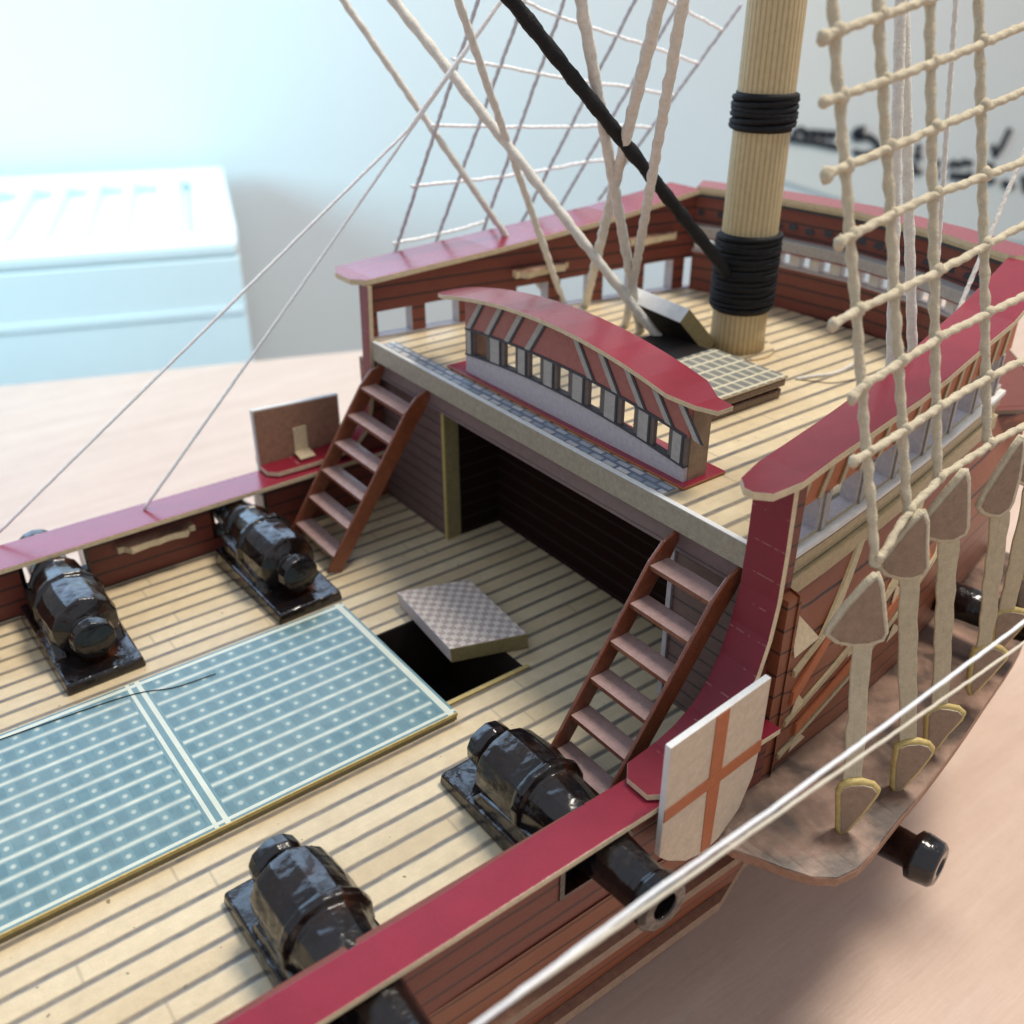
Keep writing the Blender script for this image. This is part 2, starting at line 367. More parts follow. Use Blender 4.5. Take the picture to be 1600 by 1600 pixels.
# paper with handwriting on the wall (outlines of the strokes as they stand on the sheet)
INK = [[(65.96, -4.39), (69.39, -4.94), (73.05, -5.65)], [(75.08, -6.2), (76.56, -6.61), (77.87, -6.84)], [(66.6, -4.24), (66.76, -3.58), (67.51, -3.35), (68.09, -3.64), (68.34, -4.31), (68.65, -3.77), (69.17, -3.68), (69.5, -4.36), (69.73, -3.81), (70.26, -3.77), (70.59, -4.41), (70.84, -4.02), (71.37, -3.95), (71.67, -4.41), (71.94, -4.13), (72.48, -4.09)], [(74.69, -4.47), (75.14, -3.7), (75.92, -3.51), (75.72, -4.52), (74.93, -4.71), (76.15, -4.6), (76.97, -4.57), (77.94, -5.18), (78.71, -5.91), (78.08, -6.52), (77.25, -6.18), (78.14, -6.81)], [(84.03, -5.8), (84.43, -6.28), (84.07, -7.21), (84.92, -7.36)], [(84.24, -7.92), (84.35, -9.0), (85.36, -9.2)], [(87.55, -7.73), (87.65, -8.69)], [(87.82, -9.61), (88.25, -9.68)], [(89.35, -8.65), (89.87, -8.15), (90.72, -8.56), (91.51, -8.16), (92.7, -8.46)], [(89.8, -9.57), (90.52, -10.05), (92.82, -10.22), (92.97, -9.45)], [(90.0, -9.78), (92.9, -9.93)], [(95.3, -6.37), (96.05, -7.71), (96.66, -6.67), (97.37, -4.49)], [(94.82, -8.69), (96.15, -9.07)], [(95.67, -10.82), (96.79, -10.75)], [(98.17, -11.25), (99.99, -11.6)], [(98.24, -10.96), (99.73, -11.79)], [(101.11, -10.36), (102.26, -12.44)]]
sheet = empty('wall_paper_sheet', wp(75, 107.5, -10), 'white paper sheet with black handwriting on the wall behind the near shroud net', 'paper sheet')
b = MB(); b.prism([wp(u, 107.62, z) for u, z in ((61.5, 30), (132, 30), (132, -24), (100, -18.5), (82, -14), (61.5, -7.8))], wp(0, .2, 0), M['paper']); b.build('paper', sheet)
b = MB()
for s_ in INK:
    b = MB(); b.tube([wp(u, 107.5, z) for u, z in s_], .40, M['ink'], 6, .1); b.build('pen_stroke', sheet)

# ------------------------------------------------------------------ ship geometry functions
CY = 15.9
def ip(x, xs, ys): return float(np.interp(x, xs, ys))
XS = [11.3, 12.4, 14, 16, 18, 20, 22, 22.9]
def w_in(x): return ip(x, XS, [6.72, 6.6, 6.4, 6.1, 5.75, 5.35, 4.95, 4.75])
def z_rail(x): return ip(x, XS, [6.62, 6.68, 6.82, 7.0, 7.25, 7.52, 7.9, 8.08])
def w_out(x): return ip(x, [11.3, 12.9, 15.1, 16.5, 18.7, 20.2, 22.9], [7.7, 7.45, 7.22, 7.1, 6.75, 6.55, 5.9])
def w_outp(x): return ip(x, [11.3, 12.9, 15.8, 20, 22.9], [8.3, 8.25, 7.95, 6.9, 6.0])
QZ = 4.95      # upper deck
BX = 12.4      # its forward edge
def hull_w(x, z):
    """outer half breadth of the hull"""
    if x <= 12.6:
        base = ip(x, [-6, 0, 6, 12.6], [7.2, 7.5, 7.6, 7.6])
        return base + ip(z, [-6.5, -4.5, -2, 0, 2], [-1.6, -.7, -.1, .05, 0])
    lo = ip(x, [12.6, 15, 18, 20, 22, 24, 26, 28, 29.5], [7.55, 7.4, 7.0, 6.5, 6.1, 5.6, 4.6, 2.6, .05])
    lw = ip(z, [-6.5, -4.5, -2, 0, 2, 4], [-1.9, -1.0, -.35, 0, .1, 0])
    k = ip(x, [12.6, 16, 22, 29], [1, 1.3, 2.0, .6])
    v = lo + lw*k
    if z > 3 and x < 23.6:
        up = w_in(x)+.42; v = v + (up - v)*min(1, (z-3)/1.4)
    return max(.03, v)

ship = empty('ship_model', (12, CY, TZ), 'paper model of an old sailing ship with striped decks and red rails', 'model ship')
tagp = dict(parent=ship)

# --- hull skin (two sides), with gun ports cut in the waist
GUNX = [3.28, 8.05]
for s in (-1, 1):
    b = MB()
    xs = sorted(set([-6 + .75*i for i in range(int(35.5/.75)+1)] + [12.6, 29.5]))
    zs = [-6.5, -5.5, -4.5, -3.5, -2.6, -1.8, -1.0, -.3]
    zq = [-.3, .5, 1.3, 2.1, 2.9, 3.5, 3.9, 4.3]
    def grid(xs, zs):
        V = [[b.bm.verts.new((x, CY+s*hull_w(x, z), z)) for z in zs] for x in xs]
        for i in range(len(xs)-1):
            for j in range(len(zs)-1):
                f = b.bm.faces.new((V[i][j], V[i+1][j], V[i+1][j+1], V[i][j+1])); f.material_index = b.mi(M['hull']); f.smooth = True
    grid(xs, zs); grid([x for x in xs if x >= 12.6], zq)
    b.build('hull_side', ship)
# bow or stern closing wall below the upper deck end
xs = [22.9, 23.6, 24.5, 25.5, 26.5, 27.5, 28.5, 29.4]
b = MB(); b.ribbon([(x, CY-hull_w(x, 4.3)+.03, 4.29) for x in xs], [(x, CY+hull_w(x, 4.3)-.03, 4.29) for x in xs], .1, M['brown'], M['kraft'])
b.build('head_deck', ship)

# --- waist bulwarks with gun ports
for s in (-1, 1):
    b = MB(); yi, yo = CY+s*7.0, CY+s*7.6
    def bw(x0, x1, z0, z1): b.box(x0, x1, min(yi, yo), max(yi, yo), z0, z1, M['brown'])
    segs = [(-6, GUNX[0]-.78), (GUNX[0]+.78, GUNX[1]-.78), (GUNX[1]+.78, 12.35)]
    for x0, x1 in segs: bw(x0, x1, -.3, 1.49)
    for g in GUNX: bw(g-.78, g+.78, -.3, .45); bw(g-.78, g+.78, 1.4, 1.49)
    bu = b.build('waist_bulwark', ship)
    for g in GUNX:
        c = MB(); y0, y1 = (yi-s*.03, yo+s*.03); y0, y1 = min(y0, y1), max(y0, y1)
        for q in ((g-.80, g-.70, .40, 1.42), (g+.70, g+.80, .40, 1.42), (g-.70, g+.70, .40, .47), (g-.70, g+.70, 1.36, 1.42)):
            c.box(q[0], q[1], y0, y1, q[2], q[3], M['gun'])
        c.build('gun_port_frame', bu)
# waist rails
def red_board(name, A, B, th=.13, lab=None):
    b = MB(); b.ribbon(A, B, th, M['red'], M['cream']); return b.build(name, ship, bevel=.015, label=lab)
red_board('waist_rail', [(-6, 22.42, 1.62), (4, 22.48, 1.62), (12.5, 22.6, 1.62)], [(-6, 23.6, 1.62), (4, 23.68, 1.62), (12.5, 23.6, 1.62)])
red_board('waist_rail', [(-6, 8.75, 1.62), (5, 8.72, 1.62), (12.3, 8.9, 1.62)], [(-6, 8.0, 1.62), (5, 7.97, 1.62), (12.3, 8.02, 1.62)])
# --- decks
HX0, HX1, HY0, HY1 = 8.72, 10.85, 13.95, 16.95
b = MB()
for q in ((-6, 20, 8.9, HY0), (-6, 20, HY1, 22.9), (-6, HX0, HY0, HY1), (HX1, 20, HY0, HY1)): b.box(q[0], q[1], q[2], q[3], -.22, 0, M['deck'])
b.build('waist_deck', ship)
b = MB()
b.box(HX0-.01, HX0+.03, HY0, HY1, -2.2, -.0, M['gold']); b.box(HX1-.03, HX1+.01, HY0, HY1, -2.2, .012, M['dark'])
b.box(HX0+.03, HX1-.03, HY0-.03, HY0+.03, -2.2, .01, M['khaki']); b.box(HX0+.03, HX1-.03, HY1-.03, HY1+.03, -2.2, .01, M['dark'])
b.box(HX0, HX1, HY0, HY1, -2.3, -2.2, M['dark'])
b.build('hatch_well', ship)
b = MB(); b.box(HX0-.02, HX1+.1, HY0-.13, HY0-.035, .004, .05, M['gold']); b.build('hatch_edge_strip', ship)
b = MB(); b.box(-6, 8.66, 13.38, 18.42, .004, .20, M['khaki'], M['grating'])
b.box(-6, 8.66, 13.345, 13.38, .13, .205, M['gold'])
b.build('hatch_grating', ship, label='blue grey printed double hatch grating with cream battens')
# upper deck, trapezoid following the hull
b = MB(); xs = [BX, 14, 16, 18, 20, 22, 23.0, 23.55]
hw = lambda x: w_in(x)+.28 if x < 23 else ip(x, [23, 23.55], [4.95, 2.6])
b.ribbon([(x, CY-hw(x), QZ) for x in xs], [(x, CY+hw(x), QZ) for x in xs], .25, M['qdeck'], M['khaki'])
b.build('upper_deck', ship)
# edge beam: grey capping and mauve fascia
b = MB(); b.box(BX-.14, BX-.002, CY-6.62, CY+6.62, QZ-.50, QZ+.02, M['cap']); b.build('deck_edge_cap', ship, bevel=.02)
b = MB(); b.box(BX-.145, BX-.03, CY-6.6, CY+6.6, QZ+.022, QZ+.04, M['white']); b.build('painted_edge_highlight', ship)  # white strip stands in for the highlight along the cap's top edge
b = MB(); b.box(BX+.0, BX+.18, CY-7.1, CY+7.1, QZ-1.02, QZ-.26, M['fascia']); b.build('deck_beam', ship)
b = MB(); b.box(BX+.04, BX+.40, 11.6, CY+6.3, QZ+.003, QZ+.014, M['strip']); b.build('deck_edge_strip', ship)
# bulkhead below the upper deck
b = MB()
b.box(12.67, 12.80, 19.75, 22.9, 0, QZ-.25, M['mauve']); b.box(12.67, 12.80, 8.9, 11.3, 0, QZ-.25, M['mauve'])
b.box(12.67, 12.80, 11.3, 19.75, QZ-1.0, QZ-.25, M['mauve'])
bulk = b.build('bulkhead', ship)
b = MB(); b.box(12.60, 13.05, 19.62, 19.75, .0, QZ-1.03, M['khaki']); b.box(12.575, 12.62, 19.60, 19.70, 0, QZ-1.03, M['gold']); b.build('door_post', bulk)
b = MB(); b.box(12.60, 13.05, 11.3, 11.42, .0, QZ-1.03, M['grey']); b.build('door_post', bulk)
b = MB()
b.box(13.05, 14.5, 19.62, 19.78, 0, QZ-.3, M['doorshade']); b.box(13.05, 14.5, 11.27, 11.43, 0, QZ-.3, M['doorshade']); b.box(14.35, 14.45, 11.43, 19.62, .003, QZ-.3, M['doorshade'])  # side walls plus added back wall, coloured dark for the doorway's shade
b.build('shade_painted_cabin_wall', ship)

# --- bulwarks of the upper deck: solid band above, row of openings below
for s in (-1, 1):
    th = .34
    def pt(x, z, o): return (x, CY+s*(w_in(x)+.22+o), z)
    b = MB()
    def seg(x0, x1, z0f, z1f, mi, mo):
        n = max(1, int((x1-x0)/1.0)); X = [x0+(x1-x0)*i/n for i in range(n+1)]
        for a, c in zip(X, X[1:]):
            P = [pt(x, zf(x), o) for zf in (z0f, z1f) for o in (0, th) for x in (a, c)]
            v = [b.bm.verts.new(p) for p in P]; ki, ko, kc = b.mi(mi), b.mi(mo), b.mi(M['grey'])
            for q, k in (((0, 2, 3, 1), kc), ((4, 5, 7, 6), kc), ((0, 1, 5, 4), ki), ((2, 6, 7, 3), ko), ((0, 4, 6, 2), kc), ((1, 3, 7, 5), kc)):
                f = b.bm.faces.new([v[i] for i in q]); f.material_index = k
    zo = lambda x: QZ + ip(x, [12.4, 18, 22], [.74, .85, 1.0])
    seg(12.36, 22.9, zo, lambda x: z_rail(x)-.135, M['brownq'], M['orange'])
    seg(12.36, 22.9, lambda x: 4.3, lambda x: QZ+.06, M['grey'], M['tan'])
    x = 12.36; first = True
    pw = []
    while x < 22.6:
        wd = .22 if first else .40; pw.append((x, min(x+wd, 22.9))); x += wd+1.02; first = False
    for a, c in pw: seg(a, c, lambda x: QZ+.06, zo, M['brownq'], M['timber'])
    bu = b.build('upper_bulwark', ship)
    # outer trim: timber braces, sill strips, mouldings
    for a, c in pw[1:]:
        q = MB(); m = (a+c)/2
        q.prism([pt(m-.07, QZ+.0, th+.002), pt(m+.07, QZ+.0, th+.002), pt(m+.07, zo(m), th+.002), pt(m-.07, zo(m), th+.002)], (0, s*.04, 0), M['timber']); q.build('window_post', bu)
    x = 12.7
    while x < 22.4:
        for dx in (0, ):
            z0, z1 = zo(x)+.03, z_rail(x+.5)-.17
            q = MB(); q.prism([pt(x, z0, th+.003), pt(x+.16, z0, th+.003), pt(x+.62, z1, th+.003), pt(x+.46, z1, th+.003)], (0, s*.04, 0), M['tan']); q.build('timber_brace', bu)
        x += .72
    X = [12.42+.8*i for i in range(14)]
    for zc, hgt, dep, mm, nm in ((QZ-.06, .10, .16, M['white'], 'window_sill'), (4.62, .16, .08, M['tan'], 'moulding'), (4.12, .34, .12, M['tan'], 'moulding')):
        q = MB(); q.ribbon([pt(x, zc+hgt/2, th+.001) for x in X], [pt(x, zc+hgt/2, th+dep) for x in X], hgt, mm, mm if nm == 'window_sill' else M['tan']); q.build(nm, bu)
    # red upper rail board with a chamfered front end
    wo = w_out if s < 0 else w_outp
    e0 = 11.35 if s < 0 else 11.95
    Xr = [e0, e0+.2, 12.2, 12.4, 13.2, 14, 15, 16, 17, 18, 19, 20, 21, 22, 22.7]
    A = []; B = []
    for x in Xr:
        ins = {0: .34, 1: .12}.get(Xr.index(x), 0)
        A.append((x, CY+s*(w_in(x)+ins), z_rail(x))); B.append((x, CY+s*(wo(x)-ins*1.3), z_rail(x)))
    q = MB(); q.ribbon(A, B, .15, M['red'], M['cream']); q.build('upper_rail', ship, bevel=.015)
    # red ribbon sweeping down from the upper rail to the waist rail
    prof = [(9.05, 1.78), (9.3, 1.79), (10.0, 1.84), (10.5, 1.95), (10.95, 2.15), (11.35, 2.5), (11.68, 3.0), (11.92, 3.6), (12.08, 4.3), (12.16, 5.2), (12.2, 6.5)]
    if s > 0: prof = [(9.05, 1.78), (9.3, 1.79), (10.2, 1.8), (11.0, 1.84), (11.6, 2.0), (11.95, 2.4), (12.1, 3.0), (12.18, 3.7), (12.2, 4.4), (12.22, 5.3), (12.24, 6.5)]
    A = []; B = []; up = []
    for i, (x, z) in enumerate(prof):
        f = i/(len(prof)-1)
        wi = 6.98 + (6.60-6.98)*f; wo_ = 7.92+(7.42-7.92)*f
        if i == 0: wi += .22; wo_ -= .22
        if s > 0: wo_ = 7.65 if i < 4 else ip(i, [4, 7, 10], [7.5, 7.12, 7.05])
        A.append((x, CY+s*wi, z)); B.append((x, CY+s*wo_, z))
        j0, j1 = max(0, i-1), min(len(prof)-1, i+1); dx, dz = prof[j1][0]-prof[j0][0], prof[j1][1]-prof[j0][1]; L = math.hypot(dx, dz)
        up.append(Vector((dz/L*.13, 0, -dx/L*.13)))
    q = MB(); q.ribbon(A, B, .13, M['redpost'], M['cream'], up); q.build('scroll_ribbon', ship, bevel=.012)
    # filler wall between ribbon and bulkhead
    q = MB(); q.box(12.34, 12.72, min(CY+s*7.02, CY+s*7.57), max(CY+s*7.02, CY+s*7.57), -.3, 4.25, M['hull']); q.build('corner_filler', ship)
    q = MB(); y0 = CY+s*7.0; poly = [(x+.14, y0, z-.02) for x, z in prof[3:]] + [(12.66, y0, 6.45), (12.66, y0, 1.4), (10.1, y0, 1.4)]
    q.prism(poly, (0, s*.34, 0), M['brown']); q.build('side_screen', ship)

# --- closing wall at the far end of the upper deck
path = [(22.75, CY+4.98), (23.45, CY+2.6), (23.75, CY), (23.45, CY-2.6), (22.75, CY-4.98)]
def wall_band(name, z0, z1, o0, o1, mat, parent, mtop=None):
    b = MB(); A = []; B = []
    for i, (x, y) in enumerate(path):
        d = Vector((1, (y-CY)*.13)).normalized(); A.append((x+d.x*o0, y+d.y*o0, z1)); B.append((x+d.x*o1, y+d.y*o1, z1))
    b.ribbon(A, B, z1-z0, mtop or mat, mat); return b.build(name, parent)
ew = wall_band('end_wall', QZ-.3, 6.15, 0, .3, M['brownq'], ship)
wall_band('end_wall_band', 7.0, 7.8, 0, .3, M['brownq'], ew)
wall_band('shelf', 6.72, 7.0, -.42, .3, M['timber'], ew)
wall_band('red_line', 6.64, 6.715, -.3, .3, M['red'], ew)
wall_band('black_moulding', 7.8, 7.9, -.08, .32, M['darkline'], ew)
wall_band('cap_moulding', 7.9, 7.98, -.14, .34, M['tan'], ew)
wall_band('blue_sill', 6.15, 6.23, -.05, .32, M['grey'], ew)
for i in range(len(path)-1):
    for k in range(4):
        f0 = k/4+.02; f1 = f0+.12; p0 = lerp(path[i], path[i+1], f0); p1 = lerp(path[i], path[i+1], f1)
        b = MB(); b.hexa([(p0[0], p0[1], 6.23), (p1[0], p1[1], 6.23), (p0[0]+.28, p0[1], 6.23), (p1[0]+.28, p1[1], 6.23), (p0[0], p0[1], 6.64), (p1[0], p1[1], 6.64), (p0[0]+.28, p0[1], 6.64), (p1[0]+.28, p1[1], 6.64)], M['white']); b.build('window_pier', ew)
for i in range(len(path)-1):
    for k in range(5):
        f0 = (k+.5)/5+random.uniform(-.05, .05); p0 = lerp(path[i], path[i+1], f0)
        zz = 7.3+random.uniform(-.03, .05)
        b = MB(); b.prism([(p0[0]-.015, p0[1]-.2, zz), (p0[0]-.015, p0[1]-.1, zz+.1), (p0[0]-.015, p0[1]+.14, zz+.08), (p0[0]-.015, p0[1]+.2, zz-.06), (p0[0]-.015, p0[1]-.05, zz-.1)], (.012, 0, 0), M['darkline']); b.build('printed_ornament', ew)
wall_band('end_rail', 7.98, 8.1, -.12, .85, M['cream'], ship, M['red'])

# --- mast
b = MB(); b.lathe((19.8, 16.3, QZ), (0, 0, 1), [(0, .74), (.5, .71), (6, .68), (7.6, .67), (18, .63)], M['mast'], 40); mast = b.build('mast', ship)
b = MB(); b.lathe((19.8, 16.3, 0), (0, 0, 1), [(6.05, .70), (6.1, .76), (8.0, .75), (8.05, .70)], M['blackcord'], 30); b.build('tarred_band', mast)
b = MB(); b.lathe((19.8, 16.3, 0), (0, 0, 1), [(10.45, .70), (11.3, .70)], M['blackcord'], 30); b.build('tarred_band', mast)
def wrap(z0, z1, r, n, parent, name='rope_wrapping'):
    b = MB(); pts = []; N = n*22
    for i in range(N+1):
        a = 2*math.pi*i/22; z = z0+(z1-z0)*i/N
        rr = r+random.uniform(-.012, .012)
        pts.append((19.8+rr*math.cos(a), 16.3+rr*math.sin(a), z+.03*math.sin(a*1.3)))
    b.tube(pts, (z1-z0)/n*.62, M['blackcord'], 7); return b.build(name, parent)
wrap(6.15, 8.0, .78, 19, mast); wrap(10.50, 11.25, .72, 6, mast)
b = MB(); b.lathe((19.8, 16.3, QZ+.002), (0, 0, 1), [(0, 1.0), (.07, .98)], M['qdeck'], 24); b.build('mast_partner', ship)

# --- little wooden shelf boards on the bulwarks (cleat shelves)
def cleat(x0, x1, y, s, z, nm='cleat_shelf', lab=None):
    b = MB(); n = 14; A = []; B = []
    for i in range(n+1):
        f = i/n; x = x0+(x1-x0)*f; d = .42-.10*abs(math.sin(f*math.pi*2))+.06*math.sin(f*9)
        if f < .08 or f > .92: d *= .45
        A.append((x, y, z)); B.append((x, y-s*d, z-.03))
    b.ribbon(A, B, .17, M['pink'], M['cream']); return b.build(nm, ship, label=lab)
cleat(4.75, 6.75, 22.9, 1, 1.13, lab='pale shaped cleat shelf on the inner face of the far waist bulwark')
for xx in (16.6, 20.3):
    yy = CY+w_in(xx+.8)+.2
    cleat(xx, xx+1.9, yy, 1, z_rail(xx)-.75)

# --- channel boards outside the hull
for s in (-1, 1):
    A = [(10.55, CY+s*7.5, .05), (12, CY+s*7.5, .05), (14, CY+s*7.35, .05), (16, CY+s*7.15, .05), (18, CY+s*6.9, .05), (20, CY+s*6.45, .05), (22, CY+s*5.75, .05), (24.0, CY+s*4.8, .05)]
    B = [(10.75, CY+s*8.35, -.1), (11.85, CY+s*9.85, -.22), (13.9, CY+s*9.72, -.15), (16, CY+s*9.4, -.05), (18.2, CY+s*8.95, 0), (20.6, CY+s*8.4, 0), (22.5, CY+s*7.6, 0), (24.5, CY+s*6.4, 0)]
    A2 = arc_smooth(A, 4); B2 = arc_smooth(B, 4)
    q = MB(); q.ribbon(A2, B2, .22, M['pink'], M['kraftred']); q.build('channel_board', ship, bevel=.03)
# hull side timbering under the mouldings: cream diagonal bands and darker panels
for s in (-1, 1):
    def hp(x, z, o=.02): return (x, CY+s*(hull_w(x, z)+o), z)
    for (xa, za, xb, zb, wd, mt) in ((12.75, 2.45, 15.6, 4.0, .15, 'tan'), (12.75, 1.25, 18.4, 3.95, .15, 'tan'), (12.8, .35, 18.6, 3.0, .13, 'tan'), (12.8, 1.75, 14.0, 2.9, .34, 'orange'), (13.2, .75, 17.8, 2.95, .30, 'orange')):
        n = 8; q = MB()
        for i in range(n):
            f0, f1 = i/n, (i+1)/n; x0, z0, x1, z1 = xa+(xb-xa)*f0, za+(zb-za)*f0, xa+(xb-xa)*f1, za+(zb-za)*f1
            q.hexa([hp(x0, z0, 0), hp(x1, z1, 0), hp(x0, z0, .06), hp(x1, z1, .06), hp(x0, z0+wd, 0), hp(x1, z1+wd, 0), hp(x0, z0+wd, .06), hp(x1, z1+wd, .06)], M[mt])
        q.build('timber_band', ship)
    for (xa, za, sx, sz) in ((12.72, 2.9, .75, .9), (14.3, 2.4, .55, .5), (16.4, 1.4, .6, .45), (12.9, 1.35, .5, .6), (14.6, 2.0, .5, .45), (13.2, .3, .5, .5), (16.2, 2.5, .5, .4)):
        q = MB(); q.prism([hp(xa, za, .01), hp(xa+sx, za+.1, .01), hp(xa+sx*.2, za+sz, .01)], (0, s*.02, 0), M['cream']); q.build('cream_triangle', ship)
    for z, h in ((-1.6, .22), (-3.4, .26)):
        q = MB(); X = [-6+1.2*i for i in range(28)]
        q.ribbon([(x, CY+s*(hull_w(x, z)-.02), z) for x in X], [(x, CY+s*(hull_w(x, z)+.2), z) for x in X], h, M['kraftred'], M['kraft']); q.build('wale', ship)

# ------------------------------------------------------------------ deck screen with arched red roof
scr = empty('deck_screen', (13.2, 15.5, QZ), 'arched deck screen with a red roof and timbered openings along the upper deck edge', 'deck screen')
def arch(y): return max(0, 1-((y-15.9)/4.6)**2)
Y0, Y1 = 11.62, 19.10
zsill = lambda y: QZ+.33+.36*arch(y)
zwt = lambda y: QZ+.98+.34*arch(y)
ztop = lambda y: QZ+1.62+.60*arch(y)
XF = 13.0
b = MB(); b.box(12.84, 14.05, 11.45, 19.75, QZ+.015, QZ+.075, M['orange'], M['red']); b.build('base_board', scr, bevel=.01)
def strip(b, ya, yb, f0, f1, x0, x1, m, n=10):
    for i in range(n):
        a, c = ya+(yb-ya)*i/n, ya+(yb-ya)*(i+1)/n
        b.hexa([(x0, a, f0(a)), (x1, a, f0(a)), (x0, c, f0(c)), (x1, c, f0(c)), (x0, a, f1(a)), (x1, a, f1(a)), (x0, c, f1(c)), (x1, c, f1(c))], m)
b = MB(); strip(b, Y0, Y1, lambda y: QZ+.075, zsill, XF, XF+.1, M['grey'], 16); b.build('plinth', scr)
b = MB(); strip(b, Y0, Y1, zsill, lambda y: zsill(y)+.05, XF-.03, XF+.13, M['darkline'], 16); b.build('sill', scr)
b = MB(); strip(b, Y0, Y1, zwt, ztop, XF, XF+.1, M['band'], 16)
b.build('upper_band', scr)
b = MB(); strip(b, Y0, Y1, zwt, lambda y: zwt(y)+.06, XF-.02, XF-.002, M['darkline'], 16); b.build('lintel', scr)
op = [(18.76, 18.22), (17.50, 17.08), (16.56, 16.16), (15.56, 15.18), (14.52, 14.14), (13.48, 13.10), (12.52, 12.10)]
prev = Y1
for (a, c) in op+[(Y0, None)]:
    b = MB(); m = (prev+a)/2; f0 = lambda y: zsill(y)+.05
    strip(b, a, prev, f0, zwt, XF, XF+.1, M['umber'], 2)
    wd = max(.05, (prev-a)*.24)
    strip(b, m-wd, m+wd, f0, zwt, XF-.03, XF-.001, M['timber'], 1)
    strip(b, m-wd-.05, m-wd-.001, f0, zwt, XF-.022, XF-.001, M['darkline'], 1)
    b.build('pier', scr); prev = c
for i in range(10):
    cyy = 18.75-.78*i
    b = MB(); sg = 1 if cyy > 15.6 else -1
    def dg(y, f):  # point on the band
        return (XF-.006, y, zwt(y)+.06+(ztop(y)-zwt(y)-.06)*f)
    if abs(cyy-15.6) > .25:
        y0, y1 = cyy+sg*.30, cyy-sg*.30
        b.prism([dg(y0, 0), dg(y0-.17, 0), dg(y1-.17, 1), dg(y1, 1)], (-.022, 0, 0), M['timber'])
        b.build('diagonal_brace', scr)
        b = MB(); b.prism([dg(y0-.17, 0), dg(y0-.25, 0), dg(y1-.25, 1), dg(y1-.17, 1)], (-.018, 0, 0), M['darkline']); b.build('printed_edge_line', scr)  # dark printed edge beside each brace
for yy in (Y0-.02, Y1-.08):
    b = MB(); b.box(XF+.1, XF+.62, yy, yy+.1, QZ+.075, QZ+1.66, M['kraft']); b.build('end_panel', scr)
b = MB()
Yr = [20.5, 20.2, 19.6, 19, 18.4, 17.8, 17.2, 16.6, 15.9, 15.2, 14.5, 13.8, 13.2, 12.6, 12.0, 11.5, 11.1]
zr = lambda y: QZ+1.72+.62*max(-.2, arch(y))
A = [(12.72 if 11.6 < y < 19.9 else (12.95 if y in (11.5, 20.2) else 13.2), y, zr(y)) for y in Yr]
B = [(13.85 if 11.6 < y < 20.4 else 13.62, y, zr(y)) for y in Yr]
b.ribbon(A, B, .10, M['red'], M['cream']); b.build('roof', scr, bevel=.01)

# ------------------------------------------------------------------ ladders
def ladder(loc, label, nt=6, yl=1.62, run=2.95, rise=4.35):
    root = empty('ladder', loc, label, 'ladder', 'ladders between the waist and the upper deck')
    X0, Y0, Z0 = loc
    L = math.hypot(run, rise); ux, uz = run/L, rise/L
    def P(s, o, y): return (X0+ux*s+uz*o, Y0+y, Z0+uz*s-ux*o)   # s along, o forward-down offset
    for yy in (0, yl):
        b = MB(); t0 = .085
        prof = [(0, -.30), (0, .22), (L*.90, .22), (L*1.015, .06), (L*1.03, -.12), (L*.985, -.30), (L*.90, -.40), (.5, -.34)]
        prof = [(-.02, .24), (L*.88, .24), (L*.97, .14), (L*1.03, -.10), (L*1.03, -.26), (L*.93, -.30), (L*.85, -.26), (.0, -.26)]
        pts = []
        for s_, o in prof:
            p = P(s_, -o, yy); pts.append((p[0], p[1], max(p[2], Z0+.003)))
        b.prism(pts, (0, t0, 0), M['stringer']); b.build('stringer', root, bevel=.03)
    for i in range(nt):
        f = (i+.62)/(nt+.35); s_ = L*f; p = P(s_, 0, t0)
        b = MB(); b.hexa([(p[0]-.22, p[1], p[2]-.05), (p[0]+.27, p[1], p[2]-.05), (p[0]-.22, p[1]+yl-t0, p[2]-.05), (p[0]+.27, p[1]+yl-t0, p[2]-.05),
                          (p[0]-.22, p[1], p[2]+.06), (p[0]+.27, p[1], p[2]+.06), (p[0]-.22, p[1]+yl-t0, p[2]+.06), (p[0]+.27, p[1]+yl-t0, p[2]+.06)], M['stringer'], M['tread']); b.build('tread', root, bevel=.015)
    return root
ladder((9.25, 9.42, 0.0), 'brown ladder beside the shield with the red cross, foot next to a black gun')
ladder((9.25, 19.9, 0.0), 'brown ladder at the far side left of the dark doorway', yl=2.3)

